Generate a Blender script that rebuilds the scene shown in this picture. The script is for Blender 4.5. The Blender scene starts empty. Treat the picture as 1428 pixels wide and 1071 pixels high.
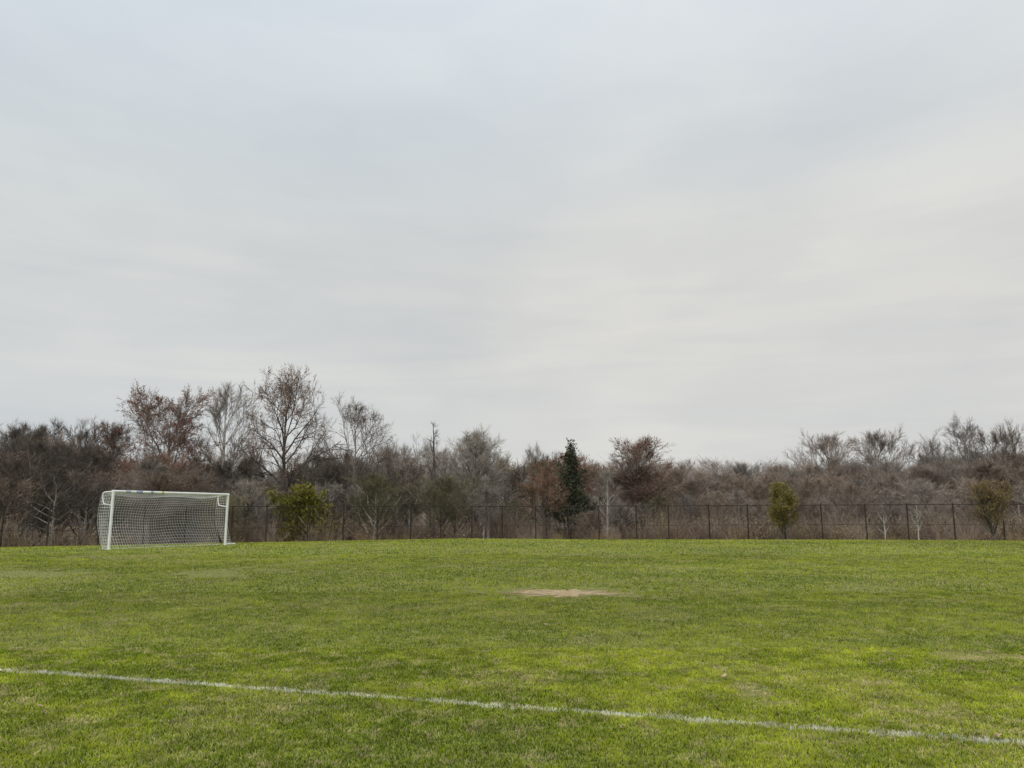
import bpy, math, random
import numpy as np
from mathutils import Vector, Matrix
S = bpy.context.scene
COL = S.collection
S.view_settings.view_transform = 'Standard'
S.view_settings.look = 'None'
S.view_settings.exposure = 0
PI = math.pi
# ------------------------------------------------------------------ camera
F = 1079.0; W0, H0 = 1428.0, 1071.0; EYE = 1.6; HY = 713.0
PITCH = math.atan((HY - H0/2)/F)
cd = bpy.data.cameras.new('camera'); cam = bpy.data.objects.new('camera', cd); COL.objects.link(cam)
cd.sensor_width = 36; cd.lens = F/W0*36; cd.clip_end = 5000; cd.clip_start = 0.05
cam.location = (0, 0, EYE); cam.rotation_euler = (PI/2 + PITCH, 0, 0)
S.camera = cam
def ray(px, py):
    a, b = px - W0/2, H0/2 - py
    return np.array([a, F*math.cos(PITCH) - b*math.sin(PITCH), F*math.sin(PITCH) + b*math.cos(PITCH)])
def at(px, py, Y):
    r = ray(px, py); r = r*(Y/r[1]); return np.array([r[0], r[1], r[2] + EYE])
def G(px, py, z=0.0):
    r = ray(px, py); r = r*((z-EYE)/r[2]); return np.array([r[0], r[1], z])

# ------------------------------------------------------------------ terrain
CX, CY = -3.4, 67.0
def yf(x):
    x = np.asarray(x, float)
    return np.maximum(np.where(x < CX, CY - .574*(CX-x), CY - .343*(x-CX)), -30.0)
def sstep(a, b, t):
    t = np.clip((t-a)/(b-a), 0, 1); return t*t*(3-2*t)
def height(x, y):
    x = np.asarray(x, float); y = np.asarray(y, float)
    k = sstep(-5, 32, x)
    A = .95 + (.5-.95)*k; s0 = 28 + (20-28)*k
    e = y - yf(x)
    z = -A*np.clip((e + s0)/s0, 0, 1)**2
    sl = 2*A/s0
    z = z - sl*30*(1-np.exp(-np.clip(e, 0, None)/30))
    z = z + sstep(115, 300, y)*(8.5 + 1.2*np.sin(x/47.0+1))
    return z
def vnoise(x, y, sc, seed=0):
    x = np.asarray(x)*sc; y = np.asarray(y)*sc
    xi = np.floor(x).astype(np.int64); yi = np.floor(y).astype(np.int64)
    fx = x-xi; fy = y-yi; fx = fx*fx*(3-2*fx); fy = fy*fy*(3-2*fy)
    def h(a, b):
        n = (a*374761393 + b*668265263 + seed*974634777) & 0x7fffffff
        n = ((n ^ (n >> 13))*1274126177) & 0x7fffffff
        return ((n ^ (n >> 16)) & 0xffff)/65535.0
    return (h(xi, yi)*(1-fx) + h(xi+1, yi)*fx)*(1-fy) + (h(xi, yi+1)*(1-fx) + h(xi+1, yi+1)*fx)*fy

# ------------------------------------------------------------------ mesh helper
class MB:
    def __init__(s): s.v = []; s.f = []; s.n = 0; s.c = []
    def add(s, v, f, c=None):
        v = np.asarray(v, np.float32).reshape(-1, 3); f = np.asarray(f, np.int64)
        s.v.append(v); s.f.append(f + s.n); s.n += len(v)
        if c is not None: s.c.append(np.asarray(c, np.float32).reshape(-1, 4))
    def mesh(s, name, mat, smooth=False):
        me = bpy.data.meshes.new(name)
        V = np.concatenate(s.v)
        me.vertices.add(len(V)); me.vertices.foreach_set('co', V.ravel())
        loops = np.concatenate([f.ravel() for f in s.f]).astype(np.int32)
        sizes = np.concatenate([np.full(len(f), f.shape[1]) for f in s.f])
        starts = np.concatenate([[0], np.cumsum(sizes)[:-1]]).astype(np.int32)
        me.loops.add(len(loops)); me.loops.foreach_set('vertex_index', loops)
        me.polygons.add(len(sizes)); me.polygons.foreach_set('loop_start', starts)
        if s.c:
            a = me.color_attributes.new('tone', 'FLOAT_COLOR', 'POINT')
            a.data.foreach_set('color', np.concatenate(s.c).ravel())
        me.update(calc_edges=True)
        if smooth: me.polygons.foreach_set('use_smooth', np.ones(len(sizes), bool))
        me.materials.append(mat)
        return me
    def build(s, name, mat, parent=None, smooth=False):
        o = bpy.data.objects.new(name, s.mesh(name, mat, smooth)); COL.objects.link(o)
        if parent: o.parent = parent
        return o
def tube(mb, pts, rad, n=6, cap=False):
    P = np.asarray(pts, float); m = len(P); R = np.broadcast_to(np.asarray(rad, float), (m,))
    T = np.gradient(P, axis=0); T /= np.linalg.norm(T, axis=1)[:, None] + 1e-9
    ref = np.array([0, 0, 1.0]) if abs(T[0][2]) < .9 else np.array([1.0, 0, 0])
    A = np.cross(T, ref); A /= np.linalg.norm(A, axis=1)[:, None] + 1e-9
    B = np.cross(T, A)
    an = np.arange(n)*2*PI/n
    V = P[:, None] + R[:, None, None]*(A[:, None]*np.cos(an)[None, :, None] + B[:, None]*np.sin(an)[None, :, None])
    i = np.arange(m-1)[:, None]*n; j = np.arange(n)[None]; k = (j+1) % n
    q = np.stack([i+j, i+k, i+n+k, i+n+j], -1).reshape(-1, 4)
    mb.add(V.reshape(-1, 3), q)
    if cap:
        for (c, ring) in ((P[0], V[0]), (P[-1], V[-1])):
            mb.add(np.concatenate([ring, c[None]]), [[a, (a+1) % n, n] for a in range(n)])
def tag(o, label=None, cat=None, group=None, kind=None):
    if label: o['label'] = label
    if cat: o['category'] = cat
    if group: o['group'] = group
    if kind: o['kind'] = kind
    return o
def empty(name, loc, rz=0):
    o = bpy.data.objects.new(name, None); COL.objects.link(o); o.location = loc; o.rotation_euler = (0, 0, rz)
    o.empty_display_size = .3
    return o

# ------------------------------------------------------------------ materials
def newmat(name):
    m = bpy.data.materials.new(name); m.use_nodes = True
    nt = m.node_tree; b = nt.nodes['Principled BSDF']; return m, nt, b
def noisy(name, c1, c2, scale=3, rough=.9, objvar=0.0, detail=4, coord='Object', spec=.2, c3=None, transl=0):
    m, nt, b = newmat(name)
    tc = nt.nodes.new('ShaderNodeTexCoord'); nz = nt.nodes.new('ShaderNodeTexNoise')
    nz.inputs['Scale'].default_value = scale; nz.inputs['Detail'].default_value = detail
    nt.links.new(tc.outputs[coord], nz.inputs['Vector'])
    r = nt.nodes.new('ShaderNodeValToRGB'); r.color_ramp.elements[0].position = .33; r.color_ramp.elements[1].position = .67
    r.color_ramp.elements[0].color = (*c1, 1); r.color_ramp.elements[1].color = (*c2, 1)
    if c3:
        e = r.color_ramp.elements.new(.5); e.color = (*c3, 1)
    nt.links.new(nz.outputs['Fac'], r.inputs['Fac'])
    out = r.outputs['Color']
    if objvar:
        oi = nt.nodes.new('ShaderNodeObjectInfo'); mr = nt.nodes.new('ShaderNodeMapRange')
        mr.inputs['To Min'].default_value = 1-objvar; mr.inputs['To Max'].default_value = 1+objvar
        nt.links.new(oi.outputs['Random'], mr.inputs['Value'])
        hs = nt.nodes.new('ShaderNodeHueSaturation'); nt.links.new(out, hs.inputs['Color'])
        nt.links.new(mr.outputs['Result'], hs.inputs['Value']); out = hs.outputs['Color']
    nt.links.new(out, b.inputs['Base Color'])
    b.inputs['Roughness'].default_value = rough
    b.inputs['Specular IOR Level'].default_value = spec
    if transl:
        tr = nt.nodes.new('ShaderNodeBsdfTranslucent'); nt.links.new(out, tr.inputs['Color'])
        mx = nt.nodes.new('ShaderNodeMixShader'); mx.inputs['Fac'].default_value = transl
        nt.links.new(b.outputs[0], mx.inputs[1]); nt.links.new(tr.outputs[0], mx.inputs[2])
        nt.links.new(mx.outputs[0], nt.nodes['Material Output'].inputs['Surface'])
    return m
def bladesmat(name, transl=.45):
    m, nt, b = newmat(name)
    at_ = nt.nodes.new('ShaderNodeAttribute'); at_.attribute_name = 'tone'
    tc = nt.nodes.new('ShaderNodeTexCoord'); nz = nt.nodes.new('ShaderNodeTexNoise')
    nz.inputs['Scale'].default_value = 3.2; nz.inputs['Detail'].default_value = 8; nz.inputs['Roughness'].default_value = .78
    nt.links.new(tc.outputs['Object'], nz.inputs['Vector'])
    mr = nt.nodes.new('ShaderNodeMapRange'); mr.inputs['From Min'].default_value = .34; mr.inputs['From Max'].default_value = .66
    mr.inputs['To Min'].default_value = .55; mr.inputs['To Max'].default_value = 1.35
    nt.links.new(nz.outputs['Fac'], mr.inputs['Value'])
    hs = nt.nodes.new('ShaderNodeHueSaturation'); nt.links.new(at_.outputs['Color'], hs.inputs['Color'])
    nt.links.new(mr.outputs['Result'], hs.inputs['Value'])
    nt.links.new(hs.outputs['Color'], b.inputs['Base Color'])
    b.inputs['Roughness'].default_value = .6; b.inputs['Specular IOR Level'].default_value = .08
    tr = nt.nodes.new('ShaderNodeBsdfTranslucent'); nt.links.new(hs.outputs['Color'], tr.inputs['Color'])
    mx = nt.nodes.new('ShaderNodeMixShader'); mx.inputs['Fac'].default_value = transl
    nt.links.new(b.outputs[0], mx.inputs[1]); nt.links.new(tr.outputs[0], mx.inputs[2])
    nt.links.new(mx.outputs[0], nt.nodes['Material Output'].inputs['Surface'])
    return m
M = {}
M['turf'] = noisy('turf_soil', (.09, .12, .020), (.25, .27, .06), 9, .95, detail=8)
M['litter'] = noisy('leaf_litter', (.10, .075, .055), (.19, .148, .108), 2.5, .95, detail=8)
M['blade'] = bladesmat('grass_blades')
M['line'] = bladesmat('painted_blades', .5)
M['soil'] = noisy('bare_soil', (.28, .20, .11), (.50, .39, .23), 6, .95, detail=8)
M['bark_dark'] = noisy('bark_dark_brown', (.060, .051, .043), (.13, .11, .092), 2.5, .9, .25)
M['bark_brown'] = noisy('bark_brown', (.13, .108, .09), (.23, .192, .16), 2.5, .9, .25)
M['bark_grey'] = noisy('bark_grey', (.20, .182, .162), (.35, .32, .285), 2.5, .9, .2)
M['bark_pale'] = noisy('bark_pale', (.38, .355, .315), (.58, .55, .49), 2.5, .9, .15)
M['twig_dark'] = noisy('twig_dark', (.09, .076, .063), (.15, .125, .104), .6, .9, .25)
M['twig_brown'] = noisy('twig_brown', (.165, .130, .102), (.26, .205, .163), .6, .9, .3)
M['twig_grey'] = noisy('twig_grey', (.23, .203, .175), (.36, .32, .28), .6, .9, .25)
M['twig_rose'] = noisy('twig_rose', (.25, .198, .158), (.37, .298, .24), .6, .9, .22)
M['twig_olive'] = noisy('twig_olive', (.16, .145, .090), (.26, .23, .14), .6, .9, .25)
M['twig_russet'] = noisy('twig_russet', (.20, .125, .09), (.30, .19, .135), .6, .9, .25)
M['rust'] = noisy('rust_leaves', (.26, .135, .10), (.44, .25, .18), 1.2, .8, .12, transl=.4)
M['ochre_leaf'] = noisy('ochre_leaves', (.30, .17, .11), (.48, .30, .18), 1.2, .8, .1, transl=.4)
M['cedar'] = noisy('cedar_foliage', (.038, .045, .028), (.115, .125, .075), 1.5, .8, .1)
M['pine'] = noisy('pine_foliage', (.085, .085, .016), (.28, .26, .05), 1.5, .8, .1)
M['column_leaf'] = noisy('column_foliage', (.17, .145, .032), (.38, .29, .08), 2.2, .8, .08)
M['column_rust'] = noisy('column_foliage_brown', (.17, .125, .038), (.36, .25, .085), 2.2, .8, .08)
M['thicket'] = noisy('thicket_twigs', (.12, .085, .062), (.40, .32, .24), .28, .9, detail=3, c3=(.21, .155, .12))
M['thicket_leaf'] = noisy('thicket_leaves', (.24, .125, .075), (.44, .33, .20), .3, .9, detail=3, c3=(.23, .20, .09))
M['straw'] = noisy('dry_straw', (.20, .15, .08), (.42, .31, .17), 1.0, .9)
M['brush'] = noisy('brush_twigs', (.17, .135, .11), (.37, .31, .265), .2, .95, detail=3, c3=(.25, .20, .16))
M['farwood_hazed'] = noisy('far_wood_hazed', (.31, .272, .245), (.46, .41, .375), .05, .95, detail=3)  # slight aerial haze painted in as a lighter twig colour
M['white'] = noisy('white_paint', (.76, .77, .77), (.88, .89, .88), 3, .4, spec=.5)
M['netcord'] = noisy('white_net_cord', (.70, .72, .70), (.86, .87, .85), 2, .7)
M['blue'] = noisy('blue_tape', (.16, .25, .42), (.5, .58, .68), 9, .5)
M['yellow'] = noisy('yellow_tape', (.5, .42, .10), (.7, .62, .25), 9, .5)
M['fence'] = noisy('fence_metal', (.022, .018, .015), (.055, .044, .037), 3, .6)
M['fmesh'] = noisy('fence_wire', (.03, .027, .024), (.06, .05, .045), 3, .6)
M['leaf'] = noisy('fallen_leaf', (.26, .18, .09), (.50, .40, .25), 12, .8, .3)

# ------------------------------------------------------------------ world
w = bpy.data.worlds.new('World'); S.world = w; w.use_nodes = True
nt = w.node_tree; N = nt.nodes; L = nt.links
bg = N['Background']
tc = N.new('ShaderNodeTexCoord')
sky = N.new('ShaderNodeTexSky'); sky.sky_type = 'NISHITA'; sky.sun_disc = False
sky.sun_elevation = math.radians(50); sky.sun_rotation = math.radians(200)
skm = N.new('ShaderNodeVectorMath'); skm.operation = 'SCALE'; skm.inputs['Scale'].default_value = .08
L.new(sky.outputs[0], skm.inputs[0])
sep = N.new('ShaderNodeSeparateXYZ'); L.new(tc.outputs['Generated'], sep.inputs[0])
ramp = N.new('ShaderNodeValToRGB'); cr = ramp.color_ramp
L.new(sep.outputs['Z'], ramp.inputs['Fac'])
cr.elements[0].position = 0.0; cr.elements[0].color = (.70, .695, .68, 1)
cr.elements[1].position = 1.0; cr.elements[1].color = (.98, 1.02, 1.06, 1)
for p, c in ((.12, (.70, .698, .683)), (.24, (.72, .715, .692)), (.33, (.71, .715, .70)), (.44, (.675, .71, .735)), (.58, (.75, .80, .85))):
    e = cr.elements.new(p); e.color = (*c, 1)
def cloud(scz, sc, lo, hi, p0, p1, off, dist=.3, det=4):
    mp = N.new('ShaderNodeMapping'); mp.inputs['Scale'].default_value = (1, 1, scz); mp.inputs['Location'].default_value = off
    L.new(tc.outputs['Generated'], mp.inputs[0])
    n1 = N.new('ShaderNodeTexNoise'); n1.inputs['Scale'].default_value = sc; n1.inputs['Detail'].default_value = det; n1.inputs['Roughness'].default_value = .5
    n1.inputs['Distortion'].default_value = dist; L.new(mp.outputs[0], n1.inputs['Vector'])
    r2 = N.new('ShaderNodeValToRGB'); r2.color_ramp.elements[0].position = p0; r2.color_ramp.elements[1].position = p1
    r2.color_ramp.elements[0].color = (*lo, 1); r2.color_ramp.elements[1].color = (*hi, 1)
    L.new(n1.outputs['Fac'], r2.inputs['Fac']); return r2.outputs[0]
def mult(a, b, fac=None):
    m = N.new('ShaderNodeMixRGB'); m.blend_type = 'MULTIPLY'; m.inputs[0].default_value = 1; L.new(a, m.inputs[1]); L.new(b, m.inputs[2])
    if fac is not None: L.new(fac, m.inputs[0])
    return m.outputs[0]
xr = N.new('ShaderNodeValToRGB'); xm = N.new('ShaderNodeMapRange'); xm.inputs['From Min'].default_value = -.6; xm.inputs['From Max'].default_value = .15
L.new(sep.outputs['X'], xm.inputs['Value']); L.new(xm.outputs[0], xr.inputs['Fac'])
xr.color_ramp.elements[0].color = (.92, .955, .985, 1); xr.color_ramp.elements[1].color = (1.01, 1.0, .985, 1)
c = mult(ramp.outputs[0], xr.outputs[0])
c = mult(c, cloud(1.9, 2.0, (.945, .957, .968), (1.035, 1.03, 1.015), .38, .64, (7.3, 1.2, 3.5)))
c = mult(c, cloud(3.0, 4.6, (.966, .971, .979), (1.026, 1.023, 1.016), .36, .66, (1.3, 5.2, .5), .5, 6))
lowf = N.new('ShaderNodeMapRange'); lowf.inputs['From Min'].default_value = .46; lowf.inputs['From Max'].default_value = .20
L.new(sep.outputs['Z'], lowf.inputs['Value'])
c = mult(c, cloud(12, 2.1, (.95, .962, .98), (1.03, 1.022, 1.010), .36, .66, (2.3, .7, .5), .9, 6), lowf.outputs[0])
mx = N.new('ShaderNodeMixRGB'); mx.inputs[0].default_value = .05
L.new(c, mx.inputs[1]); L.new(skm.outputs[0], mx.inputs[2])
L.new(mx.outputs[0], bg.inputs['Color']); bg.inputs['Strength'].default_value = 1.0
sd = bpy.data.lights.new('sun', 'SUN'); sd.energy = 1.5; sd.angle = math.radians(15); sd.color = (1, .96, .90)
so = bpy.data.objects.new('sun', sd); COL.objects.link(so); so.rotation_euler = (math.radians(40), 0, math.radians(-25)); so.location = (0, -10, 30)

# ------------------------------------------------------------------ ground sheets
xs = np.unique(np.concatenate([np.linspace(-1500, -120, 24), np.linspace(-120, 120, 121), np.linspace(120, 1500, 24)]))
def sheet(name, ya, yb, nrow, mat, dz=0, power=1.0):
    t = np.linspace(0, 1, nrow)**power
    X = np.repeat(xs[None], nrow, 0); Ya = ya(xs); Yb = yb(xs)
    Y = Ya[None] + (Yb-Ya)[None]*t[:, None]
    V = np.stack([X, Y, height(X, Y) + dz], -1).reshape(-1, 3)
    n = len(xs); i, j = np.meshgrid(np.arange(nrow-1), np.arange(n-1), indexing='ij'); a = (i*n + j).ravel()
    mb = MB(); mb.add(V, np.stack([a, a+1, a+n+1, a+n], -1)); return mb.build(name, mat, smooth=True)
g = sheet('grass_field', lambda x: np.full_like(x, -60.), yf, 120, M['turf']); tag(g, 'mown green sports field crowning gently towards the fence', 'field', kind='structure')
g = sheet('woodland_ground', yf, lambda x: np.full_like(x, 2500.), 130, M['litter'], power=2.2); tag(g, 'leaf strewn ground under the trees beyond the fence', 'ground', kind='structure')

# ------------------------------------------------------------------ grass
rs = np.random.RandomState(7)
LA, LB = G(0, 935), G(1400, 1036)
Ld = (LB-LA)[:2]; Ll = np.linalg.norm(Ld); Ld /= Ll; Ln = np.array([-Ld[1], Ld[0]])
CA, CB = G(240, 801), G(470, 780)
def seg_d(x, y, A, B):
    d = (B-A)[:2]; l = np.linalg.norm(d); d = d/l
    t = (x-A[0])*d[0] + (y-A[1])*d[1]; s = -(x-A[0])*d[1] + (y-A[1])*d[0]
    return t, s, l
patches = []
for (x0, x1, y0, y1, st) in ((680, 894, 820, 834, 1.0), (-60, 110, 795, 807, 1.0), (240, 346, 794, 807, 1.0), (1290, 1500, 906, 928, .6), (1010, 1066, 938, 974, .6),
                             (1180, 1260, 818, 828, .45), (590, 660, 788, 793, .4), (350, 420, 793, 799, .4), (760, 900, 772, 777, .35), (40, 130, 1000, 1025, .3), (900, 1010, 790, 796, .35), (100, 240, 774, 780, .5)):
    a = G((x0+x1)/2, (y0+y1)/2); b = G(x1, (y0+y1)/2); c = G((x0+x1)/2, y0); d = G((x0+x1)/2, y1)
    patches.append((a[0], a[1], b[0]-a[0], (c[1]-d[1])/2, st))
def dryness(x, y):
    D = np.zeros_like(x)
    wob = (vnoise(x, y, 2.2, 5)-.5)*1.2 + (vnoise(x, y, 7, 6)-.5)*.9
    for (cx, cy, rx, ry, st) in patches:
        r = np.sqrt(((x-cx)/rx)**2 + ((y-cy)/ry)**2) + wob
        D = np.maximum(D, st*(1-sstep(.5, 1.2, r)))
    t, s, l = seg_d(x, y, CA, CB)
    D = np.maximum(D, .75*(np.abs(s) < .2 + .1*wob)*(t > 0)*(t < l))
    return D
field = MB(); line = MB()
def blades(n, y0, y1, h, wd, bend):
    y = np.sqrt(rs.uniform(y0*y0, y1*y1, n)); x = rs.uniform(-1, 1, n)*(.72*y + 1.2)
    keep = y < yf(x) - .1
    x = x[keep]; y = y[keep]
    dry = dryness(x, y)
    keep = (rs.rand(len(x)) > dry*.45); x = x[keep]; y = y[keep]; dry = dry[keep]; n = len(x)
    z = height(x, y)
    cl = vnoise(x, y, 9, 1)*.5 + vnoise(x, y, 25, 2)*.5
    big = vnoise(x, y, .35, 3)*.3 + vnoise(x, y, 1.1, 4)*.3 + vnoise(x, y, 3.1, 24)*.4
    hh = h*(.2 + 1.15*cl + .4*rs.rand(n))*(1-.55*dry)
    az = rs.uniform(0, 2*PI, n); ln = rs.uniform(.2, 1.4, n)*hh
    lx = np.cos(az)*ln; ly = np.sin(az)*ln
    wa = rs.uniform(0, 2*PI, n); ww = wd*rs.uniform(.6, 1.2, n)/2
    wx = np.cos(wa)*ww; wy = np.sin(wa)*ww
    u = rs.rand(n)
    g1 = np.array([.28, .385, .018]); g2 = np.array([.66, .71, .062]); st = np.array([.93, .78, .44]); dk = np.array([.095, .15, .016])
    c = g1 + (g2-g1)*np.clip(u*.8 + big*1.5 - .66, 0, 1)[:, None]
    m = rs.rand(n) < .34*sstep(.75, .25, big) + .12; c[m] = dk
    m = rs.rand(n) < (.08 + .18*sstep(.5, .8, vnoise(x, y, .9, 9)) + .34*sstep(.6, .85, vnoise(x, y, 7, 10)) + .9*dry); c[m] = st*rs.uniform(.6, 1.0, (m.sum(), 1))
    c *= (.84 + .38*vnoise(x, y*1.7, .13, 11))[:, None]
    t = (x-LA[0])*Ld[0] + (y-LA[1])*Ld[1]; s = (x-LA[0])*Ln[0] + (y-LA[1])*Ln[1]
    edge = .050 + .06*(vnoise(x, y, 11, 12)-.5) + .02*(vnoise(x, y, 1.3, 13)-.5) + .035*(vnoise(x, y, 30, 15)-.5)
    inl = (np.abs(s) < edge) & (rs.rand(n) < .25 + .95*vnoise(x, y, 6, 14)) & (t > -2) & (t < Ll + .3)
    c[inl] = np.array([.96, .94, .84])*rs.uniform(.8, 1.0, (inl.sum(), 1))
    np.clip(c, 0, .97, out=c)
    for mb, mk in ((line, inl), (field, ~inl)):
        k = mk.sum()
        if not k: continue
        X, Y, Z, H_ = x[mk], y[mk], z[mk], hh[mk]
        a = np.stack([X-wx[mk], Y-wy[mk], Z], -1); b = np.stack([X+wx[mk], Y+wy[mk], Z], -1)
        tip = np.stack([X+lx[mk], Y+ly[mk], Z+H_], -1)
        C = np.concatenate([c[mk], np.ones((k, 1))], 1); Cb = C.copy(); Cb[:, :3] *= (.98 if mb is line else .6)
        i = np.arange(k)
        if bend:
            q = .45
            m1 = np.stack([X-wx[mk]*.8+lx[mk]*q*.6, Y-wy[mk]*.8+ly[mk]*q*.6, Z+H_*.62], -1)
            m2 = np.stack([X+wx[mk]*.8+lx[mk]*q*.6, Y+wy[mk]*.8+ly[mk]*q*.6, Z+H_*.62], -1)
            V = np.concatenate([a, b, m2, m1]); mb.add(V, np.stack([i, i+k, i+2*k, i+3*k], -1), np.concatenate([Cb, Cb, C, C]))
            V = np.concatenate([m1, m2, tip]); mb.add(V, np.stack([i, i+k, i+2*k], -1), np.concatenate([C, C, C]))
        else:
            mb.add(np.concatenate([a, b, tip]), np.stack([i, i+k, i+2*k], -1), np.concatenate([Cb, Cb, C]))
blades(450000, 3.8, 9.5, .024, .0056, True)
blades(290000, 9.5, 16, .029, .0085, False)
blades(250000, 16, 30, .038, .016, False)
blades(230000, 30, 66, .048, .032, False)
tag(field.build('lawn_grass', M['blade']), 'short green turf blades covering the field', 'grass', kind='stuff')
lo = line.build('painted_line', M['line']); tag(lo, 'white painted sideline crossing the foreground grass', 'line', kind='structure')
for (cx, cy, rx, ry, st), lb in zip(patches[:1], ('worn tan bare patch in the middle of the field',)):
    mb = MB(); n = 120; V = [(cx, cy)]
    for r in (.5, 1.0):
        for i in range(n):
            a = i*2*PI/n; k = .38 + .75*float(vnoise(cx+3*math.cos(a)*5, cy+3*math.sin(a)*5, 1.0, 21)) - .25*rs.rand()
            V.append((cx + rx*k*r*math.cos(a), cy + ry*k*r*math.sin(a)))
    V = np.array(V); Z = height(V[:, 0], V[:, 1]) + .006; V = np.column_stack([V, Z])
    f3 = [[0, 1+i, 1+(i+1) % n] for i in range(n)]; f4 = [[1+i, 1+n+i, 1+n+(i+1) % n, 1+(i+1) % n] for i in range(n)]
    mb.add(V, f3); mb.f.append(np.array(f4))
    tag(mb.build('worn_ground_patch', M['soil']), lb, 'bare ground', kind='structure')

# ------------------------------------------------------------------ fallen leaves
def leaf_mesh(seed):
    r = random.Random(seed); mb = MB(); n = 10; V = [(0, 0, .012)]
    for i in range(n):
        a = i*2*PI/n; k = (1.0 if i % 2 == 0 else .62)*(.8+.4*r.random())
        V.append((.045*k*math.cos(a)*1.25, .045*k*math.sin(a), .012 + .03*r.random()))
    V.append((-.085, .01, .03)); V.append((-.085, .014, .03))
    mb.add(V, [[0, 1+i, 1+(i+1) % n] for i in range(n)] + [[6, n+1, n+2]])
    return mb.mesh('fallen_leaf', M['leaf'])
lm = [leaf_mesh(s) for s in range(4)]
lp = [(762, 875), (668, 948), (1245, 925), (722, 945), (1012, 948), (868, 1020), (300, 900), (905, 870), (1110, 885), (1392, 1032),
      (1190, 845), (380, 850), (57, 993), (1290, 870)]
for i, (px, py) in enumerate(lp):
    p = G(px, py); o = bpy.data.objects.new('fallen_leaf', lm[i % 4]); COL.objects.link(o)
    o.location = (p[0], p[1], float(height(p[0], p[1])) + .024); o.rotation_euler = (rs.uniform(-.4, .4), rs.uniform(-.4, .4), rs.uniform(0, 6)); s = rs.uniform(.6, .85); o.scale = (s, s, s)
    tag(o, 'small dry tan leaf lying on the grass of the field', 'leaf', 'fallen leaves scattered on the grass')

# ------------------------------------------------------------------ goal
gl = at(151.5, 765, 33.3); gr = at(314, 757, 38.5)
PL = np.array([gl[0], gl[1], float(height(gl[0], gl[1]))]); PR = np.array([gr[0], gr[1], float(height(gr[0], gr[1]))])
GH = 2.46; T = (PR-PL); GW = np.linalg.norm(T); T /= GW; Bk = np.array([-T[1], T[0], 0]); Bk /= np.linalg.norm(Bk); UP = np.array([0, 0, 1.])
goal = empty('soccer_goal', (PL+PR)/2)
tag(goal, 'white soccer goal with a loose square mesh net on the left of the field', 'soccer goal')
O = (PL+PR)/2
def gp(u, b, z):
    base = PL + T*u; return base + Bk*b + UP*z - O
D_ = .72
for k, u in (('l', 0), ('r', GW)):
    mb = MB(); tube(mb, [gp(u, 0, -.03), gp(u, 0, GH)], .060, 14, True)
    o = mb.build('post', M['white'], goal, smooth=False)
    mb = MB(); tube(mb, [gp(u, 0, -.01), gp(u, 0, .05)], .08, 14, True); mb.build('post_foot', M['white'], o)
    mb = MB(); pts = []
    for a in np.linspace(0, 1, 6): pts.append(gp(u, .05 + a*(D_-.2), GH-.02 - .02*a))
    for a in np.linspace(0, PI/2, 8)[1:]: pts.append(gp(u, D_-.15 + .15*math.sin(a), GH-.19 + .15*math.cos(a)))
    for a in np.linspace(0, 1, 5)[1:]: pts.append(gp(u, D_-.05*a, GH-.19-.2*a))
    for a in np.linspace(0, PI/2, 8)[1:]: pts.append(gp(u, D_-.05-.15*(1-math.cos(a)), GH-.39-.16*math.sin(a)))
    pts.append(gp(u, .05, GH-.60))
    tube(mb, pts, .028, 8); mb.build('net_bracket', M['white'], goal, smooth=True)
mb = MB(); tube(mb, [gp(GW, .02, .05), gp(GW+.35, .10, .05), gp(GW+.75, .2, .05)], .045, 8, True); mb.build('ground_bar', M['white'], goal)
mb = MB(); tube(mb, [gp(-.05, 0, GH-.01), gp(GW+.05, 0, GH-.01)], .055, 14, True); cb = mb.build('crossbar', M['white'], goal)
for u0, u1, mt, nm in ((.55, .8, 'blue', 'blue_tape_band'), (1.05, 1.35, 'blue', 'blue_tape_band'), (1.75, 1.9, 'blue', 'blue_tape_band'), (2.3, 2.42, 'yellow', 'yellow_tape_band')):
    mb = MB(); tube(mb, [gp(u0, 0, GH-.01), gp(u1, 0, GH-.01)], .058, 14); mb.build(nm, M[mt], cb)
nu = 48
prof = [(0.03, GH-.04)]
for a in np.linspace(0, 1, 5)[1:]: prof.append((D_*a, GH-.04-.05*a))
for a in np.linspace(0, 1, 20)[1:]: prof.append((D_ - .30*a**1.5 + .16*math.sin(a*PI), (GH-.09)*(1-a) + .02))
nv = len(prof)
U = np.linspace(0, 1, nu+1); P = np.zeros((nu+1, nv, 3))
for i, u in enumerate(U):
    for j, (b, z) in enumerate(prof):
        e = math.sin(PI*u)**.6; f = j/(nv-1)
        sag = .13*e*math.exp(-((f-.18)/.16)**2)*(1+.5*math.sin(9*u))
        bul = .32*e*math.sin(f*PI)**1.2*(1+.5*math.sin(5*u+1)) + .14*math.sin(8*u+4*f)*e
        sh = .14*math.sin(f*5+3*u)*e
        P[i, j] = gp(u*GW + sh, b + bul*(f > .2), max(.02, z - sag + .06*math.sin(11*u)*e*f*(1-f)*3))
mb = MB()
CR = .0056
for i in range(nu+1): tube(mb, P[i], CR, 3)
for j in range(nv): tube(mb, P[:, j], CR, 3)
net = mb.build('net', M['netcord'], goal)
for side, u in ((-1, 0), (1, GW)):
    mb = MB(); nb = 6; Q = np.zeros((nb+1, 20, 3))
    for i in range(nb+1):
        for j in range(20):
            f = j/19; bmax = D_-.30*f**1.5+.16*math.sin(f*PI)
            z = (GH-.08)*(1-f)+.02
            flare = (.46*f**3 if side > 0 else -.12*math.sin(f*PI))*(1-.3*i/nb)
            Q[i, j] = gp(u + flare, i/nb*bmax + .03, z)
    for i in range(nb+1): tube(mb, Q[i], CR*1.2, 3)
    for j in range(20): tube(mb, Q[:, j], CR*1.2, 3)
    mb.build('net_side_panel', M['netcord'], net)
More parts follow.
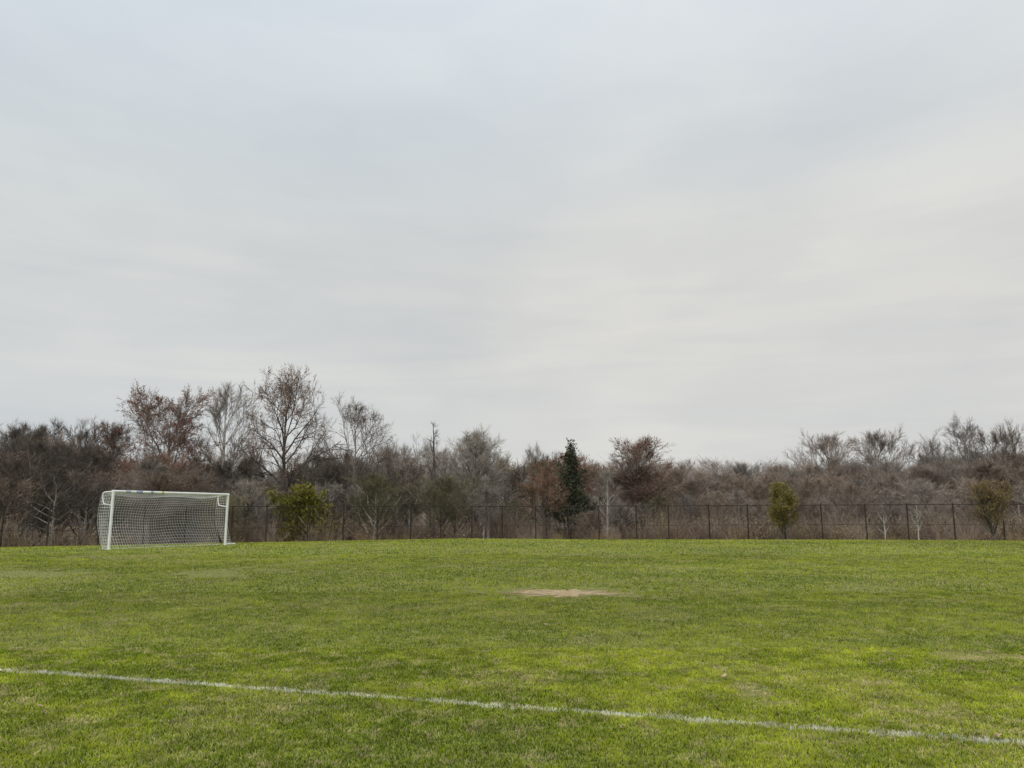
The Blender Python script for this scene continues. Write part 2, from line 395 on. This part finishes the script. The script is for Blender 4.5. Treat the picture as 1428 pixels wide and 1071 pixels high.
mb = MB(); tube(mb, P[:, -1] + np.array([0, 0, .008]), .010, 5); mb.build('bottom_rope', M['netcord'], net)
# ------------------------------------------------------------------ fence
def fence(A, B, label, top_a, top_b, n, skip_first=False):
    A = np.array(A, float); B = np.array(B, float); Lf = np.linalg.norm(B-A)
    root = empty('chain_link_fence', (A[0], A[1], float(height(A[0], A[1])))); R0 = np.array(root.location)
    tag(root, label, 'fence')
    def P_(t):
        x, y = A + (B-A)*t; return x, y-.25, float(height(x, y-.25)), top_a + (top_b-top_a)*t
    for i in range(n+1):
        if skip_first and i == 0: continue
        tt = (i + (rs.uniform(-.09, .09) if 0 < i < n else 0))/n
        x, y, zb, zt = P_(tt); zt += rs.uniform(-.02, .05)
        mb = MB(); tube(mb, np.array([[x, y, zb-.1], [x+rs.uniform(-.03, .03), y, zt+.02]])-R0, .050, 8, True)
        tube(mb, np.array([[x, y, zt+.02], [x, y, zt+.06], [x, y, zt+.10]])-R0, [.055, .05, .005], 8)
        mb.build('post', M['fence'], root)
    for nm, fz in (('top_rail', 1.0), ('middle_rail', .46), ('bottom_rail', .03)):
        mb = MB(); pts = []
        for t in np.linspace(0, 1, 2*n+1):
            x, y, zb, zt = P_(t); pts.append((x, y, zb + (zt-zb)*fz - .012*rs.rand()))
        tube(mb, np.array(pts)-R0, .028 if fz > .9 else (.014 if fz > .4 else .010), 6); mb.build(nm, M['fence'], root)
    mb = MB(); step = .13; k = int(Lf/step); V = []; Fq = []
    for i in range(-22, k):
        for sgn in (0, 1):
            hgt = 2.5; s0, s1 = i*step, i*step + hgt
            c0, c1 = max(0, s0), min(Lf, s1)
            if c1 <= c0: continue
            f0, f1 = (c0-s0)/hgt, (c1-s0)/hgt
            if sgn: f0, f1 = 1-f0, 1-f1
            pp = []
            for c, f in ((c0, f0), (c1, f1)):
                x, y, zb, zt = P_(c/Lf); pp.append((x, y+.03, zb + (zt-zb)*(.02+.97*f)))
            pp = np.array(pp)-R0; w_ = .0022; b = len(V)
            V += [pp[0]+[0, 0, w_], pp[0]-[0, 0, w_], pp[1]-[0, 0, w_], pp[1]+[0, 0, w_]]; Fq.append([b, b+1, b+2, b+3])
    mb.add(np.array(V), Fq); mb.build('wire_mesh', M['fmesh'], root)
LX = -52.0; RX = 52.0
fence((LX, float(yf(LX))), (CX, CY), 'dark chain link fence running behind the goal to the middle of the view', 1.86, 2.0, 20)
fence((CX, CY), (RX, float(yf(RX))), 'dark chain link fence along the right half of the field', 2.0, 2.13, 21, True)

# ------------------------------------------------------------------ trees
def rot_dir(d, ang, az):
    d = d/np.linalg.norm(d); ref = np.array([0, 0, 1.]) if abs(d[2]) < .95 else np.array([1., 0, 0])
    a = np.cross(d, ref); a /= np.linalg.norm(a); b = np.cross(d, a)
    return d*math.cos(ang) + (a*math.cos(az) + b*math.sin(az))*math.sin(ang)
class Tree: pass
def gen_tree(seed, H=15, cs=.25, spread=5, ang=55, npr=16, ns=7, nt_=5, ntw=4, up=.25, r0=.22, leaves=0, lsz=.12, trunk_frac=.86, top_k=.45, tw_len=.8, tw_w=.022, wob=.25,
             bark='bark_brown', twig='twig_brown', leafm='rust', leaf_zone=(0, 1), shape='round', forks=1, lim=1.0, lv=.33, spl=(18, 44), twl=3, lj=.7, trim=96):
    r = random.Random(seed); rn = np.random.RandomState(seed)
    trunk = MB(); br = MB(); tw = []
    def br_rec(p, d, ln, rad, lev):
        ns_ = 6 if lev == 1 else (4 if lev == 2 else 3)
        pts = [p]; dd = d/np.linalg.norm(d); dirs = [dd]
        for i in range(ns_):
            dd = dd + rn.normal(0, .12, 3) + np.array([0, 0, up*.35]); dd /= np.linalg.norm(dd)
            pts.append(pts[-1] + dd*ln/ns_); dirs.append(dd)
        rr = np.linspace(rad, max(rad*.25, .010), ns_+1)
        tube(trunk if lev == 1 else br, pts, rr, 5 if lev == 1 else (4 if lev == 2 else 3))
        nch = (ns, nt_, ntw)[lev-1]
        for k in range(nch):
            t = .22 + .78*(k + r.random())/nch; q = min(int(t*ns_), ns_-1); fr = t*ns_-q
            pp = pts[q]*(1-fr) + pts[q+1]*fr
            cd_ = rot_dir(dirs[q], math.radians(r.uniform(*spl)), r.uniform(0, 2*PI))
            cl = ln*r.uniform(.38, .66)*(1.12-.45*t)
            if lev < 3: br_rec(pp, cd_, cl, max(rad*.55*(1-.5*t), .014), lev+1)
            else: tw.append((pp, cd_ + np.array([0, 0, up*.5]), tw_len*r.uniform(.5, 1.2)))
        if lev == 3: tw.append((pts[-1], dd, tw_len*.8))
    for fk in range(forks):
        n = 9; tp = [np.zeros(3)]
        fa = 2*PI*fk/forks + seed
        for i in range(1, n+1):
            t = i/n; o = rn.normal(0, wob*H/60, 3); o[2] = 0
            if forks > 1 and t > .12: o += np.array([math.cos(fa), math.sin(fa), 0])*H*.022
            tp.append(tp[-1] + np.array([0, 0, H*trunk_frac/n]) + o)
        rr = r0*(1-np.linspace(0, 1, n+1))**.8 + .02; rr[0] *= 1.35
        if forks > 1: rr *= .8
        tube(trunk, tp, rr, 7)
        for k in range(npr//forks):
            t = cs + (1-cs)*(k + r.random()*.8)/(npr//forks); t = min(t, .995); q = int(t*n); fr = t*n-q
            p = tp[q]*(1-fr) + tp[min(q+1, n)]*fr; az = k*2.4 + r.uniform(-.4, .4)
            tt = (t-cs)/(1-cs)
            if shape == 'round': s = (.62 + .38*math.sin(PI*min(1, tt*.9+.12)))*(1 - (1-top_k)*tt**2.5)
            elif shape == 'cone': s = (1-tt*.93)
            else: s = (.80 + .20*math.sin(PI*tt))*(1-.55*tt**2)
            a = math.radians(ang*(1-.40*tt)); d = np.array([math.cos(az)*math.sin(a), math.sin(az)*math.sin(a), math.cos(a)])
            br_rec(p, d, spread*s*r.uniform(.7, 1.2), max(.035, r0*.45*(1-.7*tt))*lim, 1)
    A = np.array([x[0] for x in tw]); D = np.array([x[1] for x in tw]); D /= np.linalg.norm(D, axis=1)[:, None]; Ln_ = np.array([x[2] for x in tw])
    m = len(A); side = np.cross(D, rn.normal(0, 1, (m, 3))); side /= np.linalg.norm(side, axis=1)[:, None]
    mid = A + D*(Ln_*.5)[:, None] + rn.normal(0, .04, (m, 3)); tip = mid + (D*.5 + rn.normal(0, .09, (m, 3)) + np.array([0, 0, .08]))*Ln_[:, None]
    i = np.arange(m)
    br.add(np.concatenate([A-side*tw_w/2, A+side*tw_w/2, mid+side*tw_w*.4, mid-side*tw_w*.4]), np.stack([i, i+m, i+2*m, i+3*m], -1))
    br.add(np.concatenate([mid-side*tw_w*.4, mid+side*tw_w*.4, tip]), np.stack([i, i+m, i+2*m], -1))
    for rep in range(twl):
        s2 = D + rn.normal(0, .42, (m, 3)); s2 /= np.linalg.norm(s2, axis=1)[:, None]
        st = A + (mid-A)*rn.uniform(.2, 1, (m, 1)); e = st + s2*(Ln_*rn.uniform(.3, .65, m))[:, None]
        br.add(np.concatenate([st-side*tw_w*.35, st+side*tw_w*.35, e]), np.stack([i, i+m, i+2*m], -1))
    T_ = Tree()
    T_.trunk = trunk.mesh('trunk', M[bark]); T_.branches = br.mesh('branches', M[twig]); T_.foliage = None
    allv = np.concatenate(br.v)
    zlo, zhi = allv[:, 2].min(), allv[:, 2].max()
    if leaves:
        sel = rn.randint(0, m, leaves*3); c = A[sel] + (mid[sel]-A[sel])*rn.uniform(0, 1.4, (len(sel), 1)) + rn.normal(0, lsz*lj, (len(sel), 3))
        zz = (c[:, 2]-zlo)/(zhi-zlo); cen = np.median(A, axis=0); rad_ = np.linalg.norm((c-cen)/A.std(0), axis=1)
        nn = vnoise(c[:, 0]+50, c[:, 2]+c[:, 1]*.7+50, .8, seed)
        ok = (zz >= leaf_zone[0]) & (zz <= leaf_zone[1]) & (nn > lv) & (rad_ < np.percentile(rad_, trim)); c = c[ok][:leaves]
        k = len(c); a = rn.normal(0, 1, (k, 3)); a /= np.linalg.norm(a, axis=1)[:, None]; b = np.cross(a, rn.normal(0, 1, (k, 3))); b /= np.linalg.norm(b, axis=1)[:, None]
        sz = lsz*rn.uniform(.5, 1.2, (k, 1)); i = np.arange(k); lf = MB()
        lf.add(np.concatenate([c-a*sz*.6, c+b*sz*.35, c+a*sz*.6, c-b*sz*.35]), np.stack([i, i+k, i+2*k, i+3*k], -1))
        T_.foliage = lf.mesh('foliage', M[leafm])
    T_.H = float(np.percentile(allv[:, 2], 99.6)); T_.W = float(np.percentile(np.abs(allv[:, :2]), 96))*2
    return T_
def gen_conifer(seed, H=9, W=3.4, n=8000, sz=.16, leafm='cedar', low=.08, rag=.35, bark='bark_dark', power=.8, lobes=26, tight=.25):
    rn = np.random.RandomState(seed); trunk = MB(); tube(trunk, [(0, 0, 0), (.05, 0, H*.5), (0, .04, H*.9)], [.16, .09, .02], 7)
    br = MB(); cs, ds = [], []
    for k in range(lobes*4):
        t = low + (1-low)*(k+.5)/(lobes*4); az = k*2.4 + rn.uniform(-.3, .3)
        rad = W/2*(1-((t-low)/(1-low))**power*.95)*rn.uniform(1-rag, 1.15); rad *= min(1, .55+(t-low)*3.2)
        p0 = np.array([0, 0, t*H*.95]); e = np.array([math.cos(az)*rad, math.sin(az)*rad, p0[2] + rad*rn.uniform(.15, .8)])
        tube(br, [p0, (p0+e)/2+[0, 0, -.05], e], [.03, .02, .008], 3)
        m = max(10, int(n*rad/(lobes*4*W*.28))); f = rn.uniform(.15, 1.05, m)[:, None]
        cs.append(p0 + (e-p0)*f + rn.normal(0, 1, (m, 3))*(.10+.12*(1-f))*W*tight); ds.append(np.repeat(((e-p0)/np.linalg.norm(e-p0))[None], m, 0))
    c = np.concatenate(cs); d = np.concatenate(ds); k = len(c)
    a = d + rn.normal(0, .5, (k, 3)) + [0, 0, .25]; a /= np.linalg.norm(a, axis=1)[:, None]; b = np.cross(a, rn.normal(0, 1, (k, 3))); b /= np.linalg.norm(b, axis=1)[:, None]
    s = sz*rn.uniform(.5, 1.3, (k, 1)); i = np.arange(k); lf = MB()
    lf.add(np.concatenate([c-a*s*.6-b*s*.15, c+b*s*.3, c+a*s*.8, c-b*s*.3]), np.stack([i, i+k, i+2*k, i+3*k], -1))
    T_ = Tree(); T_.trunk = trunk.mesh('trunk', M[bark]); T_.branches = br.mesh('branches', M['twig_dark']); T_.foliage = lf.mesh('foliage', M[leafm]); T_.H = float(c[:, 2].max()); T_.W = float(np.percentile(np.abs(c[:, :2]), 97))*2
    return T_
P_ = {}
P_['oak'] = gen_tree(11, 17, .26, 7.6, 60, 20, 7, 6, 4, .12, .34, leaves=7000, lsz=.14, leafm='ochre_leaf', bark='bark_dark', twig='twig_dark', tw_w=.021, shape='round', top_k=.65, lim=1.1, lv=.36, tw_len=.9, spl=(24, 56), trim=99)
P_['rust_oak'] = gen_tree(12, 14, .12, 6.8, 66, 26, 8, 6, 4, .10, .28, leaves=20000, lsz=.13, leafm='rust', bark='bark_grey', twig='twig_brown', leaf_zone=(.1, 1), shape='round', top_k=.85, tw_w=.022, lv=.22, spl=(24, 56), trim=98)
P_['slim'] = gen_tree(13, 16, .2, 5.0, 36, 16, 7, 5, 4, .25, .22, bark='bark_pale', twig='twig_grey', tw_w=.022, lim=1.1, spl=(16, 42))
P_['spread'] = gen_tree(14, 15, .22, 6.2, 50, 18, 7, 5, 4, .15, .26, bark='bark_grey', twig='twig_grey', shape='round', tw_w=.022, lim=1.1, top_k=.6, spl=(22, 52))
P_['dense'] = gen_tree(15, 12, .10, 5.6, 48, 24, 7, 6, 5, .26, .2, bark='bark_brown', twig='twig_brown', tw_w=.019, tw_len=.9, lim=1.1, twl=3, spl=(20, 48))
P_['dense_b'] = gen_tree(16, 12, .12, 5.2, 44, 22, 7, 6, 4, .28, .2, bark='bark_dark', twig='twig_dark', tw_w=.021, forks=2, lim=1.1, spl=(20, 48))
P_['mid'] = gen_tree(17, 12, .16, 5.4, 48, 22, 7, 6, 4, .24, .2, bark='bark_grey', twig='twig_rose', tw_w=.019, lim=1.1, spl=(20, 48))
P_['mid_b'] = gen_tree(18, 12, .14, 5.0, 44, 21, 7, 5, 4, .26, .18, leaves=900, lsz=.13, bark='bark_brown', twig='twig_brown', leafm='ochre_leaf', forks=3, tw_w=.021, lim=1.1, spl=(20, 48))
P_['rust_small'] = gen_tree(19, 12, .14, 5.2, 52, 22, 7, 5, 4, .18, .2, leaves=5000, lsz=.13, leafm='rust', bark='bark_brown', twig='twig_brown', leaf_zone=(0, 1), tw_w=.022, lv=.40, spl=(22, 52))
P_['open'] = gen_tree(26, 12, .24, 5.4, 38, 15, 6, 5, 4, .28, .24, bark='bark_grey', twig='twig_grey', tw_w=.022, forks=2, lim=1.3, spl=(18, 44))
P_['straight'] = gen_tree(27, 13, .40, 3.6, 34, 15, 6, 5, 4, .3, .26, bark='bark_grey', twig='twig_brown', tw_w=.022, lim=1.0, wob=.12, spl=(18, 44))
P_['straight_b'] = gen_tree(28, 13, .44, 4.2, 38, 15, 6, 5, 4, .3, .28, bark='bark_dark', twig='twig_grey', tw_w=.022, lim=1.1, wob=.2, spl=(18, 44))
P_['pale'] = gen_tree(20, 10, .15, 2.6, 40, 14, 5, 4, 3, .3, .13, bark='bark_pale', twig='twig_grey', tw_w=.02, lim=1.4)
P_['snag'] = gen_tree(21, 12, .45, 1.5, 34, 7, 3, 2, 2, .2, .26, bark='bark_dark', twig='twig_dark', wob=.35, trunk_frac=1.0, top_k=.1, tw_w=.026)
P_['cedar'] = gen_conifer(22, 9, 4.8, 11000, .18, 'cedar', .02, .72, power=1.7, tight=.22, lobes=20)
P_['pine'] = gen_conifer(23, 3.8, 5.0, 9000, .16, 'pine', .0, .55, power=2.6, lobes=14, tight=.3)
P_['column'] = gen_tree(24, 4.1, .08, 1.7, 28, 24, 7, 5, 4, .5, .06, leaves=15000, lsz=.075, leafm='column_leaf', bark='bark_dark', twig='twig_olive', tw_len=.34, tw_w=.011, shape='vase', trunk_frac=.8, lv=.12, lj=1.0)
P_['column_b'] = gen_tree(25, 4.3, .08, 2.1, 28, 27, 7, 5, 4, .45, .06, leaves=9500, lsz=.075, leafm='column_rust', leaf_zone=(0, .88), bark='bark_dark', twig='twig_brown', tw_len=.38, tw_w=.012, shape='vase', trunk_frac=.7, forks=3, lv=.2, lj=1.0)
NAMES = {'cedar': 'cedar_tree', 'pine': 'pine_tree', 'column': 'columnar_tree', 'column_b': 'columnar_tree', 'snag': 'dead_tree'}
def put(kind, px, ptop, Y, wpx=None, label=None, group=None, rz=None, bark=None, twig=None, sink=.1):
    t = P_[kind]; top = at(px, ptop, Y); x = top[0]; z0 = float(height(x, Y)) - sink
    h = top[2]-z0; sz = h/t.H
    sx = sz if wpx is None else (wpx/F*Y)/t.W
    sx = min(max(sx, sz*.45), sz*1.7)
    if rz is None: rz = rs.uniform(0, 2*PI)
    o = empty(NAMES.get(kind, 'bare_tree'), (x, Y, z0), rz); o.scale = (sx, sx, sz)
    tag(o, label, 'tree', group)
    for nm in ('trunk', 'branches', 'foliage'):
        me = getattr(t, nm)
        if me is None: continue
        c = bpy.data.objects.new(nm, me); COL.objects.link(c); c.parent = o
        ov = bark if nm == 'trunk' else (twig if nm == 'branches' else None)
        if ov: c.material_slots[0].link = 'OBJECT'; c.material_slots[0].material = M[ov]
    return o
put('rust_oak', 240, 543, 82, 150, 'wide tree holding rusty red leaves, standing behind the goal', rz=1)
put('slim', 320, 536, 82, 76, 'tall slim pale bare tree between the rusty tree and the tallest tree', rz=2)
put('oak', 404, 513, 80, 142, 'tallest tree of the view, dark limbed, with sparse brown leaves at its twig ends', rz=.6)
put('spread', 497, 554, 82, 100, 'grey bare spreading tree just right of the tallest tree', rz=2.2, twig='twig_brown')
put('snag', 606, 588, 76, 20, 'dark dead tree with a thin spiked top', rz=1)
put('dense', 662, 601, 80, 110, 'round crowned dense bare tree right of the dead spiked tree', rz=0, twig='twig_grey')
put('cedar', 797, 611, 73, 54, 'dark green cedar, the only tall evergreen in the wood')
put('rust_small', 890, 611, 80, 104, 'bare tree with clusters of rusty leaves, right of the dark cedar', rz=1.2)
put('pine', 425, 664, 64.5, 76, 'low bushy green pine behind the fence, right of the goal')
put('dense_b', 38, 594, 74, 100, 'dark bare tree at the far left end of the wood', rz=2)
put('dense_b', 100, 588, 77, 92, 'dark bushy bare tree left of the goal, second from the left end', rz=4)
put('mid', 1152, 604, 118, 76, 'rosy brown round bare tree right of the low hill line', rz=2)
put('mid', 1222, 599, 118, 74, 'rosy brown bare tree, second of the pair above the right fence', rz=5)
put('spread', 1343, 583, 108, 92, 'tall pale grey bare tree near the right edge of the view', rz=3)
put('mid_b', 1394, 590, 104, 60, 'brown bare tree right of the tall pale grey one', rz=1)
put('open', 1290, 602, 112, 60, 'grey open crowned bare tree between the rosy pair and the tall pale tree', rz=1)
put('column', 1088, 674, 57.5, 36, 'small columnar tree with ochre green leaves beside the right fence, left one of two', rz=1, sink=0)
put('column_b', 1378, 668, 50.5, 42, 'small many stemmed olive brown tree beside the right fence, nearest the right edge', rz=2, sink=0)
put('pale', 675, 664, 71, 34, 'small pale barked bare tree just behind the fence, below the round crowned tree', bark='bark_pale')
put('pale', 845, 655, 68, 44, 'small pale barked bare tree just right of the dark cedar', rz=2)
put('pale', 1230, 690, 60, 22, 'thin white stemmed sapling behind the right fence, left one', rz=3)
put('pale', 1276, 690, 58, 20, 'thin white stemmed sapling behind the right fence, right one', rz=1)
put('rust_small', 160, 590, 86, 76, 'bare tree with a few rusty leaves, half hidden left of the wide rusty tree', twig='twig_dark')
put('open', 552, 606, 82, 66, 'slender grey bare tree between the spreading tree and the dead spiked one', rz=3)
# wood fill
sky_px = [0, 60, 110, 150, 200, 300, 400, 450, 560, 620, 700, 760, 820, 900, 960, 1000, 1060, 1110, 1200, 1300, 1428, 1500]
sky_y = [604, 600, 602, 636, 626, 636, 640, 636, 630, 622, 625, 626, 648, 638, 652, 650, 652, 646, 640, 632, 622, 620]
GL = {0: ('bare brown tree of the dense wood behind the goal and left fence', 'trees of the left wood'),
      1: ('bare brown tree of the wood behind the middle of the fence', 'trees of the middle wood'),
      2: ('bare grey brown tree of the wood behind the right fence', 'trees of the right wood')}
i = 0
for row, (e0, dpx, off) in enumerate(((7, 46, 34), (16, 36, 20), (27, 32, 6), (42, 29, -2))):
    px = -60 + row*14
    while px < 1500:
        p = px + rs.uniform(-14, 14); base = np.interp(p, sky_px, sky_y)
        right = p > 930
        Yg = 66.0
        for _ in range(8): Yg = float(yf((p-W0/2)/F*Yg)) + e0
        Y = Yg + rs.uniform(-3, 4) + (26 if right else 0)
        pt = base + off*(.8 if right else 1) + (rs.uniform(-4, 12) if right else rs.uniform(-12, 30))
        if p > 560 and row == 0: pt += 8
        if row == 0: k = (['straight', 'open', 'mid', 'dense'] if right else ['straight', 'straight_b', 'open', 'spread', 'straight_b', 'mid_b', 'dense'])[rs.randint(4 if right else 7)]
        else: k = (['mid', 'dense', 'dense', 'mid', 'straight', 'mid_b'] if right else ['dense', 'mid', 'mid_b', 'dense_b', 'straight', 'spread', 'open', 'straight_b', 'rust_small'])[rs.randint(6 if right else 9)]
        tw = None; q = rs.rand()
        if right: tw = 'twig_grey' if q < .45 else ('twig_rose' if q > .65 else None)
        elif q < .20: tw = 'twig_olive'
        elif q < .30: tw = 'twig_russet'
        elif q < .50: tw = 'twig_grey'
        elif q < .62: tw = 'twig_dark'
        if p < 140: tw = 'twig_dark' if q < .5 else 'twig_brown'
        z = 0 if p < 480 else (1 if p < 930 else 2)
        pale_ok = rs.rand() < .16 and not (row == 0 and p < 450)
        put(k, p, pt, Y, rs.uniform(62, 100)*80/Y*(.65 if 'straight' in k else 1), *GL[z], twig=tw, bark=('bark_pale' if pale_ok else ('bark_brown' if right else None)))
        px += dpx*(.9 if right else 1); i += 1

# ------------------------------------------------------------------ undergrowth (uncountable)
def thicket(N_, seed, ylo, yhi, hlo, hhi, stems, twn, mat, leafmat, nleaf, name, label, wd=.03):
    rn = np.random.RandomState(seed)
    Yc = rn.uniform(0, 1, N_); mb = MB(); lf = MB()
    x = rn.uniform(-1, 1, N_)*62; e = ylo + (yhi-ylo)*Yc; y = yf(x) + e
    hs = rn.uniform(hlo, hhi, N_)*(.5 + 1.0*vnoise(x, y*.4, .16, 3))*np.where(x < 8, 1.12, .9); wid = hs*rn.uniform(.35, .6, N_)
    idx = np.repeat(np.arange(N_), stems); m = len(idx)
    az = rn.uniform(0, 2*PI, m); rr = np.sqrt(rn.rand(m)); b0 = np.stack([x[idx] + np.cos(az)*rr*wid[idx]*.5, y[idx] + np.sin(az)*rr*wid[idx]*.5, np.zeros(m)], -1); b0[:, 2] = height(b0[:, 0], b0[:, 1])-.1
    tip = b0 + np.stack([np.cos(az)*rr*wid[idx], np.sin(az)*rr*wid[idx], hs[idx]*np.sqrt(1.05-rr**2*.8)*rn.uniform(.6, 1.0, m)], -1)
    mid = (b0+tip)/2 + rn.normal(0, .12, (m, 3)) - np.stack([np.cos(az), np.sin(az), np.zeros(m)], -1)*(.12*wid[idx])[:, None]
    def rib(A, B, w0, w1):
        k = len(A); s = np.cross(B-A, rn.normal(0, 1, (k, 3))); s /= np.linalg.norm(s, axis=1)[:, None]+1e-6; i = np.arange(k)
        mb.add(np.concatenate([A-s*w0, A+s*w0, B+s*w1, B-s*w1]), np.stack([i, i+k, i+2*k, i+3*k], -1))
    rib(b0, mid, wd, wd*.7); rib(mid, tip, wd*.7, wd*.2)
    j = np.repeat(np.arange(m), twn); f = rn.uniform(.15, 1, len(j))[:, None]
    A = np.where(f < .5, b0[j] + (mid-b0)[j]*f*2, mid[j] + (tip-mid)[j]*(f*2-1)); d = (tip-b0)[j]; d /= np.linalg.norm(d, axis=1)[:, None]
    d = d + rn.normal(0, .5, d.shape); Ln_ = (hs[idx][j]*rn.uniform(.08, .22, len(j)))[:, None]
    rib(A, A + d*Ln_, wd*.4, wd*.15)
    o = mb.build(name, M[mat]); tag(o, label, 'undergrowth', kind='stuff')
    if nleaf:
        q = rn.randint(0, len(A), nleaf*N_); c = A[q] + d[q]*Ln_[q]*rn.uniform(0, 1.1, (len(q), 1)) + rn.normal(0, .07, (len(q), 3))
        keep = vnoise(c[:, 0]*.6+90, c[:, 1]*.5+c[:, 2]+40, .6, 8) > .42; c = c[keep]
        k = len(c); a = rn.normal(0, 1, (k, 3)); a /= np.linalg.norm(a, axis=1)[:, None]; b = np.cross(a, rn.normal(0, 1, (k, 3))); b /= np.linalg.norm(b, axis=1)[:, None]
        s = rn.uniform(.03, .08, (k, 1)); i = np.arange(k)
        lf.add(np.concatenate([c-a*s, c+b*s*.6, c+a*s, c-b*s*.6]), np.stack([i, i+k, i+2*k, i+3*k], -1))
        o = lf.build('withered_leaves', M[leafmat]); tag(o, 'withered brown leaves clinging to the %s' % name.replace('_', ' '), 'leaves', kind='stuff')
thicket(370, 31, 1.2, 13, 1.3, 3.2, 22, 10, 'thicket', 'thicket_leaf', 150, 'thicket', 'tangled brown thicket along the outside of the fence', wd=.020)
thicket(330, 32, 14, 60, 2.2, 4.4, 20, 9, 'brush', 'thicket_leaf', 40, 'tall_brush', 'leafless brush filling the wood between the trunks', wd=.028)
thicket(110, 33, .5, 3, .5, 1.3, 40, 3, 'straw', 'straw', 0, 'dry_weeds', 'straw coloured dry weeds along the foot of the fence', wd=.009)
# far hillside wood
rn = np.random.RandomState(5); N_ = 1100
y = rn.uniform(120, 330, N_); x = rn.uniform(-1, 1, N_)*(y*.82); z = height(x, y)-.2; hs = rn.uniform(9, 14, N_)
mb = MB()
def rib(A, B, w0, w1):
    k = len(A); s = np.cross(B-A, rn.normal(0, 1, (k, 3))); s /= np.linalg.norm(s, axis=1)[:, None]+1e-6; i = np.arange(k)
    mb.add(np.concatenate([A-s*w0, A+s*w0, B+s*w1, B-s*w1]), np.stack([i, i+k, i+2*k, i+3*k], -1))
B0 = np.stack([x, y, z], -1); rib(B0, B0 + np.stack([rn.normal(0, .3, N_), rn.normal(0, .3, N_), hs*.9], -1), .2, .04)
j = np.repeat(np.arange(N_), 26); m = len(j); t = rn.uniform(.12, .92, m); az = rn.uniform(0, 2*PI, m)
A = B0[j] + np.stack([0*t, 0*t, hs[j]*t*.9], -1); R_ = hs[j]*.30*np.sin(PI*np.clip(t*.75+.2, 0, 1))
E = A + np.stack([np.cos(az)*R_, np.sin(az)*R_, R_*rn.uniform(.4, 1.0, m)], -1); rib(A, E, .05, .02)
j2 = np.repeat(np.arange(m), 14); f = rn.uniform(.2, 1, len(j2))[:, None]; A2 = A[j2] + (E-A)[j2]*f; d = (E-A)[j2]/np.linalg.norm((E-A)[j2], axis=1)[:, None] + rn.normal(0, .6, (len(j2), 3)) + [0, 0, .25]
rib(A2, A2 + d*rn.uniform(.4, 1.1, (len(j2), 1)), .028, .010)
tag(mb.build('distant_wood', M['farwood_hazed']), 'grey brown leafless wood covering the low far hillside', 'wood', kind='stuff')
print('done', i, 'fill trees', GW)
